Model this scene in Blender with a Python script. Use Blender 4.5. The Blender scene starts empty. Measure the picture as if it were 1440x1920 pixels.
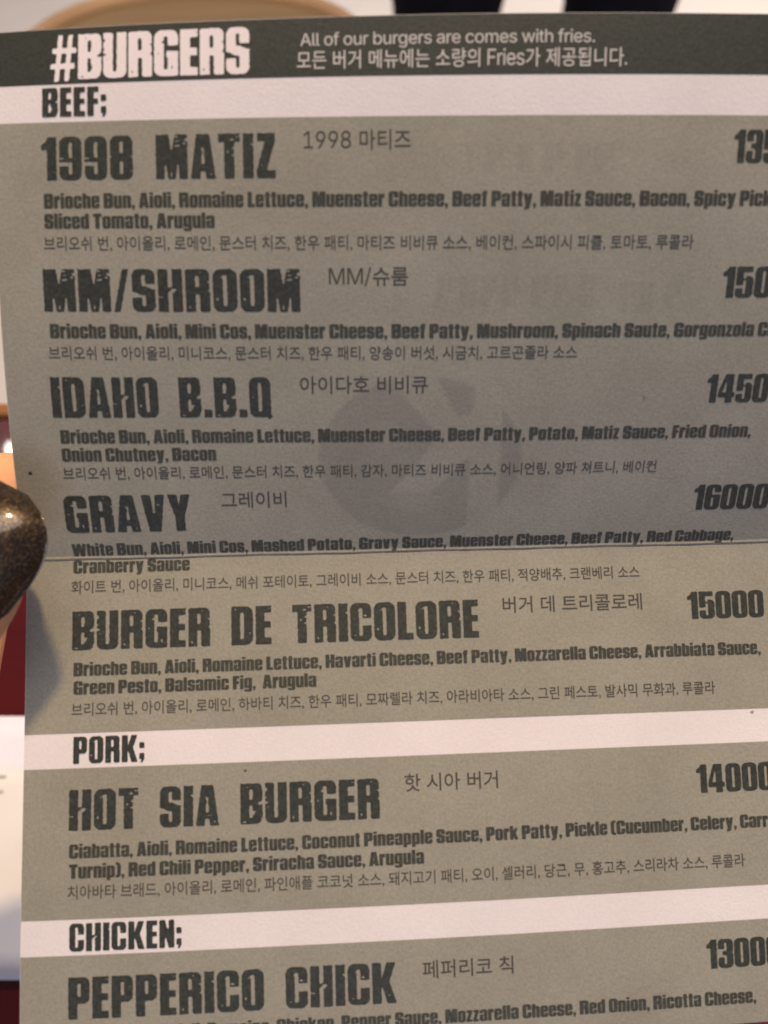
import bpy, bmesh, math, random
import numpy as np
from mathutils import Vector, Matrix

S = bpy.context.scene
COL = S.collection

# ------------------------------------------------------------------ camera
PITCH = 50.0
CAM_Z = 1.05
cd = bpy.data.cameras.new('camera')
cd.sensor_fit = 'VERTICAL'
cd.sensor_height = 4.541
cd.sensor_width = 3.406
cd.lens = 4.12
cd.clip_start = 0.005
cd.clip_end = 60
cd.dof.use_dof = True
cd.dof.focus_distance = 0.164
cd.dof.aperture_fstop = 2.4
cam = bpy.data.objects.new('camera', cd)
COL.objects.link(cam)
cam.location = (0, 0, CAM_Z)
cam.rotation_euler = (math.radians(90 - PITCH), 0, 0)
S.camera = cam

# ------------------------------------------------------------------ light
w = bpy.data.worlds.new('World')
S.world = w
w.use_nodes = True
bg = w.node_tree.nodes['Background']
bg.inputs['Color'].default_value = (0.84, 0.80, 1.0, 1)
bg.inputs['Strength'].default_value = 0.16


def lamp(name, loc, target, size, power, col):
    d = bpy.data.lights.new(name, 'AREA')
    d.shape = 'DISK'
    d.size = size
    d.energy = power
    d.color = col
    o = bpy.data.objects.new(name, d)
    COL.objects.link(o)
    o.location = loc
    v = Vector(target) - Vector(loc)
    o.rotation_euler = v.to_track_quat('-Z', 'Y').to_euler()
    return o


lamp('ceiling_lamp', (0.13, 0.47, 2.37), (0, 0.1, 0.94), 0.10, 19, (1.0, 0.69, 0.34))
lamp('overhead_fill', (0.16, 0.14, 2.54), (0, 0.1, 0.94), 0.9, 10.0, (1.0, 0.90, 0.83))  # added broad fill from overhead, softens the hand's shadow
lamp('rear_cool_fill', (0.3, -1.7, 1.5), (0, 0.1, 0.94), 0.9, 8.0, (0.80, 0.84, 1.0))  # added cool fill behind the viewer for the upper panel, no real window
lamp('table_glint_lamp', (-1.11, 1.93, 2.5), (-0.155, 0.268, 0.77), 0.04, 0.7, (1.0, 0.93, 0.85))  # added lamp, placed so its mirror image makes a bright spot on the table
lamp('floor_fill', (1.1, 2.5, 2.6), (0.7, 2.2, 0), 0.6, 105, (1.0, 0.90, 0.80))  # added unseen lamp that brightens the floor beyond the table

S.view_settings.view_transform = 'Standard'
S.view_settings.look = 'None'
S.view_settings.exposure = 0.0
S.view_settings.gamma = 1.0
S.view_settings.use_curve_mapping = False

# ------------------------------------------------------------------ helpers
CA, SA = math.cos(math.radians(PITCH)), math.sin(math.radians(PITCH))


def tilt(P):
    """millimetres along (right, up, forward) of the tilted sheet frame -> metres in the world"""
    P = np.atleast_2d(np.asarray(P, float)) * 0.001
    X, Y, Z = P[:, 0], P[:, 1], P[:, 2]
    return np.stack([X, Y * SA + Z * CA, CAM_Z + Y * CA - Z * SA], 1)


def new_mesh(name, verts, faces, mat, parent=None, smooth=False, uv=None):
    me = bpy.data.meshes.new(name)
    me.from_pydata([tuple(map(float, v)) for v in verts], [], [tuple(map(int, f)) for f in faces])
    me.update()
    if mat:
        for m_ in (mat if isinstance(mat, (list, tuple)) else [mat]):
            me.materials.append(m_)
    if smooth:
        me.polygons.foreach_set('use_smooth', [True] * len(me.polygons))
    o = bpy.data.objects.new(name, me)
    COL.objects.link(o)
    if parent:
        o.parent = parent
    return o


def empty(name, loc):
    o = bpy.data.objects.new(name, None)
    COL.objects.link(o)
    o.location = loc
    o.empty_display_size = 0.02
    return o


def tag(o, label=None, cat=None, group=None, kind=None):
    for k, v in (('label', label), ('category', cat), ('group', group), ('kind', kind)):
        if v:
            o[k] = v
    return o


def mat(name, col, rough=0.6, spec=0.5, var=0.0, scale=500.0, bump=0.0, bscale=1500.0, col2=None,
        thresh=None, coat=0.0, metal=0.0, sss=0.0, detail=4.0, streak=None, mott=0.0):
    m = bpy.data.materials.new(name)
    m.use_nodes = True
    nt = m.node_tree
    b = nt.nodes['Principled BSDF']
    b.inputs['Roughness'].default_value = rough
    b.inputs['Specular IOR Level'].default_value = spec
    b.inputs['Metallic'].default_value = metal
    b.inputs['Coat Weight'].default_value = coat
    if sss:
        b.inputs['Subsurface Weight'].default_value = sss
        b.inputs['Subsurface Radius'].default_value = (1.0, 0.35, 0.2)
        b.inputs['Subsurface Scale'].default_value = 0.003
    tc = nt.nodes.new('ShaderNodeTexCoord')
    src = tc.outputs['Object']
    if streak:
        mp = nt.nodes.new('ShaderNodeMapping')
        mp.inputs['Scale'].default_value = streak
        nt.links.new(src, mp.inputs['Vector'])
        src = mp.outputs['Vector']
    if var or col2:
        n = nt.nodes.new('ShaderNodeTexNoise')
        n.inputs['Scale'].default_value = scale
        n.inputs['Detail'].default_value = detail
        n.inputs['Roughness'].default_value = 0.65
        nt.links.new(src, n.inputs['Vector'])
        r = nt.nodes.new('ShaderNodeValToRGB')
        lo, hi = thresh or (0.3, 0.7)
        r.color_ramp.elements[0].position = lo
        r.color_ramp.elements[1].position = hi
        c2 = col2 or tuple(min(1, c * (1 + var)) for c in col)
        c1 = col if col2 else tuple(c * (1 - var) for c in col)
        r.color_ramp.elements[0].color = (*c1, 1)
        r.color_ramp.elements[1].color = (*c2, 1)
        nt.links.new(n.outputs['Fac'], r.inputs['Fac'])
        out = r.outputs['Color']
        if mott:                      # broad handling marks
            n3 = nt.nodes.new('ShaderNodeTexNoise')
            n3.inputs['Scale'].default_value = 75
            n3.inputs['Detail'].default_value = 7
            n3.inputs['Roughness'].default_value = 0.6
            nt.links.new(tc.outputs['Object'], n3.inputs['Vector'])
            r3 = nt.nodes.new('ShaderNodeValToRGB')
            r3.color_ramp.elements[0].position = 0.32
            r3.color_ramp.elements[1].position = 0.68
            r3.color_ramp.elements[0].color = (1 - mott, 1 - mott * 1.05, 1 - mott * 1.25, 1)
            r3.color_ramp.elements[1].color = (1 + mott, 1 + mott, 1 + mott, 1)
            nt.links.new(n3.outputs['Fac'], r3.inputs['Fac'])
            mx = nt.nodes.new('ShaderNodeMix')
            mx.data_type = 'RGBA'
            mx.blend_type = 'MULTIPLY'
            mx.inputs[0].default_value = 1.0
            nt.links.new(out, mx.inputs[6])
            nt.links.new(r3.outputs['Color'], mx.inputs[7])
            out = mx.outputs[2]
        nt.links.new(out, b.inputs['Base Color'])
    else:
        b.inputs['Base Color'].default_value = (*col, 1)
    if bump:
        n2 = nt.nodes.new('ShaderNodeTexNoise')
        n2.inputs['Scale'].default_value = bscale
        n2.inputs['Detail'].default_value = 3
        nt.links.new(tc.outputs['Object'], n2.inputs['Vector'])
        bp = nt.nodes.new('ShaderNodeBump')
        bp.inputs['Strength'].default_value = bump
        bp.inputs['Distance'].default_value = 0.0002
        nt.links.new(n2.outputs['Fac'], bp.inputs['Height'])
        nt.links.new(bp.outputs['Normal'], b.inputs['Normal'])
    return m


def faint(name, col, alpha):
    m = mat(name, col, 0.7, 0.2)
    m.node_tree.nodes['Principled BSDF'].inputs['Alpha'].default_value = alpha
    return m


M = {
    'card': mat('white_card', (0.74, 0.705, 0.755), 0.62, 0.35, var=0.05, scale=2600, mott=0.035, bump=0.25, bscale=2400),
    'band': mat('grey_green_print', (0.284, 0.278, 0.244), 0.6, 0.3, var=0.16, scale=2600, mott=0.07, bump=0.25, bscale=2400, detail=6),
    'banner': mat('dark_green_print', (0.036, 0.042, 0.036), 0.5, 0.4, var=0.35, scale=2300, bump=0.25, bscale=2400),
    'ink': mat('dark_print_ink', (0.026, 0.031, 0.029), 0.55, 0.3, col2=(0.06, 0.066, 0.058), scale=1900, thresh=(0.42, 0.75)),
    'ink_soft': mat('worn_print_ink', (0.038, 0.042, 0.036), 0.55, 0.3, col2=(0.075, 0.075, 0.065), scale=1900, thresh=(0.4, 0.72)),
    'ink_thin': mat('grey_print_ink', (0.058, 0.056, 0.05), 0.6, 0.3),
    'white_ink': mat('bare_card_letters', (0.80, 0.75, 0.80), 0.62, 0.3, var=0.04, scale=2600),
    'grey_ink': mat('pale_small_letters', (0.58, 0.56, 0.56), 0.62, 0.3),
    'crease': mat('cracked_print', (0.42, 0.37, 0.31), 0.8, 0.2, var=0.3, scale=1800),
    'ghost': faint('show_through', (0.14, 0.145, 0.175), 0.042),
    'ghost_text': faint('faint_show_through', (0.14, 0.13, 0.14), 0.022),
    'stain': faint('dried_drop', (0.12, 0.10, 0.08), 0.45),
    'speck': mat('black_speck', (0.02, 0.02, 0.018), 0.6),
    'skin': mat('skin', (0.64, 0.33, 0.17), 0.48, 0.4, var=0.08, scale=160, bump=0.5, bscale=1100, sss=0.12),
    'table': mat('red_lacquered_wood', (0.065, 0.005, 0.006), 0.22, 0.25, col2=(0.045, 0.004, 0.005), scale=9,
                 streak=(1, 9, 1), thresh=(0.35, 0.7), coat=0.35),
    'edge': mat('lit_wood_edge', (0.24, 0.10, 0.035), 0.45, 0.4, var=0.12, scale=12, streak=(1, 10, 1)),  # wood edge, the light catching it is put into the orange
    'floor': mat('pale_floor', (0.66, 0.60, 0.56), 0.5, 0.4, var=0.04, scale=6),
    'grout': mat('floor_joint', (0.5, 0.46, 0.43), 0.8),
    'seat': mat('tan_seat_wood', (0.36, 0.26, 0.155), 0.5, 0.4, var=0.08, scale=7, streak=(1, 9, 1)),
    'rim': mat('lit_rim_wood', (0.62, 0.42, 0.26), 0.5, 0.4, var=0.06, scale=8),  # lit look of the seat rim put into the wood colour; legs share it
    'denim': mat('dark_navy_cloth', (0.006, 0.0065, 0.013), 0.9, 0.1, var=0.25, scale=120),
    'shirt': mat('grey_cloth', (0.20, 0.19, 0.2), 0.9, 0.1, var=0.1, scale=80),
    'shoe': mat('black_leather', (0.02, 0.018, 0.017), 0.4, 0.5),
    'hair': mat('dark_hair', (0.015, 0.011, 0.009), 0.5, 0.4),
    'paper': mat('cream_paper', (0.66, 0.65, 0.68), 0.7, 0.3, var=0.03, scale=60),
    'napkin': mat('white_napkin', (0.66, 0.66, 0.78), 0.8, 0.2, var=0.03, scale=60),
    'paper_ink': mat('faded_receipt_ink', (0.36, 0.35, 0.36), 0.8, 0.2),
    'ceramic': mat('white_ceramic', (0.85, 0.82, 0.8), 0.15, 0.5),
}


def nail_mat():
    m = mat('dark_glitter_polish', (0.03, 0.026, 0.022), 0.36, 0.5, coat=0.6)
    nt = m.node_tree
    b = nt.nodes['Principled BSDF']
    b.inputs['Coat Roughness'].default_value = 0.07
    b.inputs['Metallic'].default_value = 0.55
    tc = nt.nodes.new('ShaderNodeTexCoord')
    v = nt.nodes.new('ShaderNodeTexVoronoi')
    v.inputs['Scale'].default_value = 7500
    nt.links.new(tc.outputs['Object'], v.inputs['Vector'])
    sp = nt.nodes.new('ShaderNodeSeparateColor')
    nt.links.new(v.outputs['Color'], sp.inputs['Color'])
    r = nt.nodes.new('ShaderNodeValToRGB')
    r.color_ramp.elements[0].position = 0.68
    r.color_ramp.elements[0].color = (0.018, 0.012, 0.009, 1)
    r.color_ramp.elements[1].position = 0.97
    r.color_ramp.elements[1].color = (0.20, 0.12, 0.05, 1)
    nt.links.new(sp.outputs['Red'], r.inputs['Fac'])
    nt.links.new(r.outputs['Color'], b.inputs['Base Color'])
    bp = nt.nodes.new('ShaderNodeBump')
    bp.inputs['Strength'].default_value = 0.5
    bp.inputs['Distance'].default_value = 0.0001
    nt.links.new(sp.outputs['Green'], bp.inputs['Height'])
    nt.links.new(bp.outputs['Normal'], b.inputs['Normal'])
    return m


M['nail'] = nail_mat()

# ------------------------------------------------------------------ setting: floor
fl = new_mesh('floor', [(-5, -3, 0), (5, -3, 0), (5, 9, 0), (-5, 9, 0)], [(0, 1, 2, 3)], M['floor'])
tag(fl, kind='structure')


def box_bm(bm, x0, y0, z0, x1, y1, z1, bev=0.0):
    r = bmesh.ops.create_cube(bm, size=1.0)
    vs = r['verts']
    bmesh.ops.scale(bm, vec=(x1 - x0, y1 - y0, z1 - z0), verts=vs)
    bmesh.ops.translate(bm, vec=((x0 + x1) / 2, (y0 + y1) / 2, (z0 + z1) / 2), verts=vs)
    if bev:
        es = list({e for v in vs for e in v.link_edges})
        bmesh.ops.bevel(bm, geom=es, offset=bev, segments=3, affect='EDGES', profile=0.6)


def bm_obj(name, bm, mt, parent=None, smooth=True):
    me = bpy.data.meshes.new(name)
    bm.to_mesh(me)
    bm.free()
    me.materials.append(mt)
    if smooth:
        me.polygons.foreach_set('use_smooth', [True] * len(me.polygons))
    o = bpy.data.objects.new(name, me)
    COL.objects.link(o)
    if parent:
        o.parent = parent
    return o


def loft(rings):
    """closed rings of equal count -> verts, faces with capped ends"""
    n = len(rings[0])
    vs = [p for r in rings for p in r]
    fs = []
    for i in range(len(rings) - 1):
        for j in range(n):
            k = (j + 1) % n
            fs.append((i * n + j, i * n + k, (i + 1) * n + k, (i + 1) * n + j))
    fs.append(tuple(range(n - 1, -1, -1)))
    fs.append(tuple((len(rings) - 1) * n + j for j in range(n)))
    return vs, fs


# ------------------------------------------------------------------ table
TZ = 0.77
TE = 0.300          # far edge of the table
tb = empty('dining_table', (0, 0, 0))
tag(tb, 'dark red lacquered table with a wooden edge coloured orange as lit under the menu', 'table')
bm = bmesh.new()
box_bm(bm, -0.75, -0.50, TZ - 0.03, 0.75, TE - 0.012, TZ, 0.002)
bm_obj('tabletop', bm, M['table'], tb, False)
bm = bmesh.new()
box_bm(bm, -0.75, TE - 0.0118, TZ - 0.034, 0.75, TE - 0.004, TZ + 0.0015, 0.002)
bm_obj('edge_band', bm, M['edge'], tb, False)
for sx in (-0.68, 0.68):
    for sy in (-0.44, TE - 0.07):
        bm = bmesh.new()
        box_bm(bm, sx - 0.025, sy - 0.025, 0, sx + 0.025, sy + 0.025, TZ - 0.0301, 0.003)
        bm_obj('leg', bm, M['table'], tb, False)

# ------------------------------------------------------------------ loose papers on the table
def sheet(name, x0, y0, x1, y1, z, th, mt, curl=0.0, rot=0.0):
    n = 10
    vs, fs = [], []
    cx, cy = (x0 + x1) / 2, (y0 + y1) / 2
    for lay in (0, 1):
        for i in range(n + 1):
            for j in range(n + 1):
                a, b = i / n, j / n
                x, y = x0 + (x1 - x0) * a - cx, y0 + (y1 - y0) * b - cy
                c, s = math.cos(rot), math.sin(rot)
                zz = z + lay * th + curl * (2 * a - 1) ** 4 * (0.5 + 0.5 * b)
                vs.append((x * c - y * s + cx, x * s + y * c + cy, zz))
    q = (n + 1) ** 2
    for i in range(n):
        for j in range(n):
            a = i * (n + 1) + j
            fs.append((q + a, q + a + n + 1, q + a + n + 2, q + a + 1))
            fs.append((a, a + 1, a + n + 2, a + n + 1))
    for i in range(n):
        for a, b in ((i * (n + 1), (i + 1) * (n + 1)), ((i + 1) * (n + 1) + n, i * (n + 1) + n),
                     (i + 1, i), (n * (n + 1) + i, n * (n + 1) + i + 1)):
            fs.append((a, b, q + b, q + a))
    return new_mesh(name, vs, fs, mt, None, True)


na = sheet('paper_napkin', -0.26, 0.066, -0.055, 0.1456, TZ + 0.0006, 0.0012, M['napkin'], 0.0, -0.004)
tag(na, 'white folded paper napkin lying under the receipt beside the menu', 'napkin')
rc = empty('receipt', (0, 0, TZ))
tag(rc, 'cream paper slip with faded print on the table by the menu', 'receipt')
rs = sheet('sheet', -0.25, 0.0665, -0.058, 0.127, 0.0022, 0.0003, M['paper'], 0.0, 0.006)
rs.parent = rc
random.seed(4)
for (px, py) in ((-0.1215, 0.121), (-0.124, 0.1085), (-0.129, 0.099), (-0.1235, 0.081), (-0.139, 0.0795), (-0.136, 0.0915), (-0.137, 0.1135)):
    vs, fs = [], []
    for k in range(4):
        ax, ay = px + random.uniform(-.0025, .0025), py + random.uniform(-.003, .003)
        wd, hg = random.choice(((.0032, .0011), (.0011, .0036), (.0024, .0010)))
        b0 = len(vs)
        zz = 0.00256 + k * 0.00002
        vs += [(ax, ay, zz), (ax + wd, ay, zz), (ax + wd, ay + hg, zz), (ax, ay + hg, zz)]
        fs.append((b0, b0 + 1, b0 + 2, b0 + 3))
    new_mesh('faded_print', vs, fs, M['paper_ink'], rc)

# ------------------------------------------------------------------ round stool beyond the table
st = empty('round_stool', (-0.196, 0.955, 0.0))
tag(st, 'tan wooden stool with a wide rounded seat and raised rim coloured pale as lit', 'stool')


def superring(rx, ry, z, n=72, p=2.35):
    out = []
    for k in range(n):
        a = 2 * math.pi * k / n
        c, s = math.cos(a), math.sin(a)
        out.append((rx * math.copysign(abs(c) ** (2 / p), c), ry * math.copysign(abs(s) ** (2 / p), s), z))
    return out


SZ = 0.622
R0 = 0.186
rings = [superring(R0 * 0.86, R0 * 0.86, SZ - 0.03), superring(R0 * 0.93, R0 * 0.93, SZ - 0.026)] + \
        [superring(R0 * (0.935 - i * 0.0935), R0 * (0.935 - i * 0.0935), SZ - 0.004 - 0.004 * math.sin(i / 10 * math.pi / 2)) for i in range(10)]
vs, fs = loft(rings)
new_mesh('seat', vs, fs, M['seat'], st, True)
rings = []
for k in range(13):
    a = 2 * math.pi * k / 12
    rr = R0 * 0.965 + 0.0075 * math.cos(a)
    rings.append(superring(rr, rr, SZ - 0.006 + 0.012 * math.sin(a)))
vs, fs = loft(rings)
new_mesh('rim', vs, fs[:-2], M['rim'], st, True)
for a in (45, 135, 225, 315):
    c, s = math.cos(math.radians(a)), math.sin(math.radians(a))
    rg = []
    for t in np.linspace(0, 1, 7):
        rad = 0.018 - 0.006 * t
        cx, cy = c * (0.10 + 0.06 * t), s * (0.10 + 0.06 * t)
        rg.append([(cx + rad * math.cos(q), cy + rad * math.sin(q), (SZ - 0.0302) * (1 - t)) for q in np.linspace(0, 2 * math.pi, 14)[:-1]])
    vs, fs = loft(rg)
    new_mesh('leg', vs, fs, M['rim'], st, True)


# ------------------------------------------------------------------ skinned bodies
def skin_body(name, joints, bones, mt, root=0, sub=2, parent=None):
    """joints: list of ((x,y,z), radius)"""
    me = bpy.data.meshes.new(name)
    me.from_pydata([j[0] for j in joints], bones, [])
    me.update()
    o = bpy.data.objects.new(name, me)
    COL.objects.link(o)
    sk = o.modifiers.new('skin', 'SKIN')
    sk.use_smooth_shade = True
    ly = me.skin_vertices[0].data
    for i, j in enumerate(joints):
        r = j[1] if isinstance(j[1], tuple) else (j[1], j[1])
        ly[i].radius = r
        ly[i].use_root = (i == root)
    ss = o.modifiers.new('sub', 'SUBSURF')
    ss.levels = sub
    ss.render_levels = sub
    dg = bpy.context.evaluated_depsgraph_get()
    dg.update()
    m2 = bpy.data.meshes.new_from_object(o.evaluated_get(dg))
    o.modifiers.clear()
    o.data = m2
    m2.name = name
    m2.materials.clear()
    m2.materials.append(mt)
    m2.polygons.foreach_set('use_smooth', [True] * len(m2.polygons))
    bpy.data.meshes.remove(me)
    if parent:
        o.parent = parent
    return o


# person standing beyond the table; only the trouser legs come into the picture
pe = empty('person', (0.215, 1.40, 0))
tag(pe, 'person in dark navy trousers standing on the pale floor beyond the table', 'person')
PX = 0.1215
legj = []
J = [((0, 0, 1.00), 0.125), ((0, 0.0, 1.13), 0.115), ((0, 0.01, 1.30), 0.145), ((0, 0.02, 1.42), 0.10), ((0, 0.01, 1.50), 0.055), ((0, 0.0, 1.60), 0.075), ((0, -0.005, 1.70), 0.085)]
B = [(0, 1), (1, 2), (2, 3), (3, 4), (4, 5), (5, 6)]
for sx in (-1, 1):
    n = len(J)
    J += [((sx * 0.17, 0.02, 1.40), 0.05), ((sx * 0.25, 0.03, 1.13), 0.042), ((sx * 0.26, -0.06, 0.90), 0.032), ((sx * 0.255, -0.09, 0.80), 0.03)]
    B += [(3, n), (n, n + 1), (n + 1, n + 2), (n + 2, n + 3)]
    n = len(J)
    J += [((sx * 0.10, 0, 0.88), 0.085), ((sx * 0.118, 0.0, 0.5), 0.06), ((sx * 0.128, 0.01, 0.10), 0.036), ((sx * 0.132, -0.08, 0.035), 0.026)]
    B += [(0, n), (n, n + 1), (n + 1, n + 2), (n + 2, n + 3)]
skin_body('body', J, B, M['skin'], 0, 2, pe)


def garment(name, secs, mt, parent, n=28):
    rg = []
    for (x, y, z, rx, ry) in secs:
        rg.append([(x + rx * math.cos(a), y + ry * math.sin(a), z) for a in np.linspace(0, 2 * math.pi, n + 1)[:-1]])
    vs, fs = loft(rg)
    return new_mesh(name, vs, fs, mt, parent, True)


tr = []
for sx in (-1, 1):
    tops = []
    for z, x, r in ((0.93, 0.088, 0.107), (0.80, 0.104, 0.100), (0.66, 0.118, 0.092), (0.56, 0.124, 0.086), (0.50, 0.125, 0.080), (0.44, 0.124, 0.073), (0.34, 0.124, 0.070), (0.2, 0.128, 0.066), (0.035, 0.132, 0.068)):
        wob = 0.003 * math.sin(z * 60 + sx)
        xx = x * sx + (-0.012 if sx > 0 else 0.0) * max(0, 0.6 - z) * 4
        tops.append((xx, 0.005, z, r + wob, r * 1.02 + wob))
    garment('trouser_leg', tops, M['denim'], pe)
    bm = bmesh.new()
    bmesh.ops.create_uvsphere(bm, u_segments=20, v_segments=12, radius=1)
    bmesh.ops.scale(bm, vec=(0.046, 0.125, 0.05), verts=bm.verts)
    bmesh.ops.translate(bm, vec=(0.132 * sx, -0.05, 0.042), verts=bm.verts)
    for v in bm.verts:
        v.co.z = max(v.co.z, 0.002)
    bm_obj('shoe', bm, M['shoe'], pe)
garment('trouser_waist', [(0, 0.003, 0.79, 0.06, 0.085), (0, 0.002, 0.84, 0.150, 0.112), (0, 0, 0.92, 0.178, 0.125), (0, 0, 1.0, 0.172, 0.122), (0, 0, 1.06, 0.155, 0.115)], M['denim'], pe)
garment('shirt', [(0, 0, 1.03, 0.165, 0.125), (0, 0, 1.15, 0.160, 0.125), (0, 0.01, 1.30, 0.185, 0.135), (0, 0.02, 1.40, 0.18, 0.11), (0, 0.02, 1.47, 0.085, 0.075)], M['shirt'], pe)
bm = bmesh.new()
bmesh.ops.create_uvsphere(bm, u_segments=24, v_segments=16, radius=1)
bmesh.ops.scale(bm, vec=(0.087, 0.10, 0.105), verts=bm.verts)
bmesh.ops.translate(bm, vec=(0, 0.018, 1.725), verts=bm.verts)
bm_obj('hair', bm, M['hair'], pe)
for sx in (-1, 1):
    bm = bmesh.new()
    bmesh.ops.create_uvsphere(bm, u_segments=12, v_segments=8, radius=0.012)
    bmesh.ops.translate(bm, vec=(0.03 * sx, -0.078, 1.665), verts=bm.verts)
    bm_obj('eye', bm, M['ceramic'], pe)

# ------------------------------------------------------------------ the menu sheet: a card folded once across the middle
CF = np.array([[0.2302, -6.1786, 145.0348], [49.9914, 1.1955, 2.7118], [0.047, -0.0221, -0.0118], [-0.2276, 44.8873, -21.6925], [0.3775, -1.8332, -3.5139], [-0.2375, 0.6908, 1.3144], [0.1479, 2.3548, 4.1413], [-0.3663, 0.51, -0.139], [0.2167, -0.2298, 0.3351], [-1.6748, 49.3378, 7.2279], [0.0082, -0.0282, -0.3349], [0.1684, 0.4671, -2.665], [-0.2814, -0.01, -1.2007], [-0.0606, -0.0286, 0.0919], [0.0694, 0.2316, -1.4009], [-0.0366, -0.0166, -0.0777], [0.002, -0.3326, 0.5293], [-0.0792, 0.1085, -1.4907]])
U1 = 122.0
VT, VB = 75.74, -73.0


def surf(u, v, off=0.0, raw=False):
    u = np.asarray(u, float)
    v = np.asarray(v, float)

    def P(uu, v):
        uu = uu / 50 - 1.1
        w_ = v / 50
        c = CF

        def pan(k, kk):
            return (w_[:, None] * (c[k] + np.outer(uu, c[k + 1]) + np.outer(uu * uu, c[k + 2])) +
                    (w_ * w_)[:, None] * (c[k + 3] + np.outer(uu, c[k + 4]) + np.outer(uu * uu, c[k + 5])) + (w_ ** 3)[:, None] * c[kk])
        F = c[0] + np.outer(uu, c[1]) + np.outer(uu * uu, c[2]) + np.outer(uu ** 3, c[15])
        return F + np.where((v >= 0)[:, None], pan(3, 16), pan(9, 17))
    p = P(u, v)
    h = 0.05
    hv = np.where(v >= 0, h, -h)
    du = P(u + h, v) - p
    dv = (P(u, v + hv) - p) * np.sign(hv)[:, None]
    nrm = np.cross(du, dv)
    nrm /= np.linalg.norm(nrm, axis=1)[:, None]
    nrm *= -np.sign(nrm[:, 2:3])          # towards the reader
    # pressed fold: a narrow ridge just above a narrow groove, wandering a little
    wav = 0.10 * np.sin(u * 0.23) + 0.06 * np.sin(u * 0.71 + 1)
    cr = 0.11 * np.exp(-((v - 0.24 - wav * .5) / 0.16) ** 2) - 0.17 * np.exp(-((v + 0.10 - wav * .5) / 0.13) ** 2)
    cr = cr + 0.57 * np.maximum(0.8 - np.abs(v), 0) ** 2 / 3.2          # rounded bend
    cr = cr + 0.05 * np.sin(u * 0.11 + 0.4) * np.sin(v * 0.09)
    return p + nrm * (off + cr)[:, None] if np.ndim(off) else p + nrm * (cr + off)[:, None]


ORG = tilt(surf([60], [0]))[0]
menu = empty('menu', ORG)
tag(menu, 'folded burger menu card with grey green bands and bold dark lettering', 'menu')


def onmenu(u, v, off):
    return tilt(surf(u, v, off)) - ORG


def vlist(a, b):
    vs = [a]
    step = 1.6
    vv = a
    while vv < b - 1e-6:
        st_ = 0.05 if -0.85 < vv < 0.85 else (0.3 if -2 < vv < 2 else step)
        vv = min(vv + st_, b)
        vs.append(vv)
    return np.array(vs)


def patch(name, va, vb, mt, off, ua=0.0, ub=U1, back=None, nu=64):
    us = np.linspace(ua, ub, nu)
    vl = vlist(va, vb)
    UU, VV = np.meshgrid(us, vl)
    nr, nc = UU.shape
    P = onmenu(UU.ravel(), VV.ravel(), off)
    vs = [P]
    fs = []
    for i in range(nr - 1):
        for j in range(nc - 1):
            a = i * nc + j
            fs.append((a, a + 1, a + nc + 1, a + nc))
    if back is not None:
        vs.append(onmenu(UU.ravel(), VV.ravel(), back))
        q = nr * nc
        fs += [(q + d, q + c_, q + b_, q + a_) for (a_, b_, c_, d_) in [] for d in []]
        base = list(fs)
        for (a_, b_, c_, d_) in base:
            fs.append((q + d_, q + c_, q + b_, q + a_))
        ring = [j for j in range(nc)] + [i * nc + nc - 1 for i in range(1, nr)] + [(nr - 1) * nc + j for j in range(nc - 2, -1, -1)] + [i * nc for i in range(nr - 2, 0, -1)]
        for k in range(len(ring)):
            a_, b_ = ring[k], ring[(k + 1) % len(ring)]
            fs.append((b_, a_, q + a_, q + b_))
    return new_mesh(name, np.concatenate(vs), fs, mt, menu, back is None)


patch('card', VB, VT, M['card'], 0.0, back=-0.30)
E0, E1 = 0.05, U1 - 0.05
patch('header_band', 68.09, VT - 0.06, M['banner'], 0.04, E0, E1)
patch('printed_band', -26.05, 62.96, M['band'], 0.04, E0, E1)
patch('printed_band', -52.69, -31.15, M['band'], 0.04, E0, E1)
patch('printed_band', VB + 0.06, -57.74, M['band'], 0.04, E0, E1)


# ---- lettering -----------------------------------------------------------
# each heavy condensed letter is a list of (+/-) boxes with rounded corners and polygons, cap height 1
def sd_rr(X, Y, x0, y0, x1, y1, r):
    if not isinstance(r, tuple):
        r = (r, r, r, r)
    tl, tr_, br, bl = r
    cx, cy = (x0 + x1) / 2, (y0 + y1) / 2
    px, py = X - cx, Y - cy
    R = np.where(px > 0, np.where(py > 0, tr_, br), np.where(py > 0, tl, bl))
    R = np.minimum(R, min(x1 - x0, y1 - y0) / 2)
    qx = np.abs(px) - (x1 - x0) / 2 + R
    qy = np.abs(py) - (y1 - y0) / 2 + R
    return np.minimum(np.maximum(qx, qy), 0) + np.hypot(np.maximum(qx, 0), np.maximum(qy, 0)) - R


def sd_poly(X, Y, pts):
    d = np.full(X.shape, 1e9)
    ins = np.zeros(X.shape, bool)
    n = len(pts)
    for i in range(n):
        ax, ay = pts[i]
        bx, by = pts[(i + 1) % n]
        ex, ey = bx - ax, by - ay
        t = np.clip(((X - ax) * ex + (Y - ay) * ey) / (ex * ex + ey * ey + 1e-12), 0, 1)
        d = np.minimum(d, np.hypot(X - ax - t * ex, Y - ay - t * ey))
        c = ((ay > Y) != (by > Y)) & (X < (bx - ax) * (Y - ay) / (by - ay if by != ay else 1e-12) + ax)
        ins ^= c
    return np.where(ins, -d, d)


def R(*a):
    return ('+', 'r', a if len(a) == 5 else a + (0,))


def D(*a):
    return ('-', 'r', a if len(a) == 5 else a + (0,))


def P(*p):
    return ('+', 'p', p)


def N(*p):
    return ('-', 'p', p)


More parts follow.
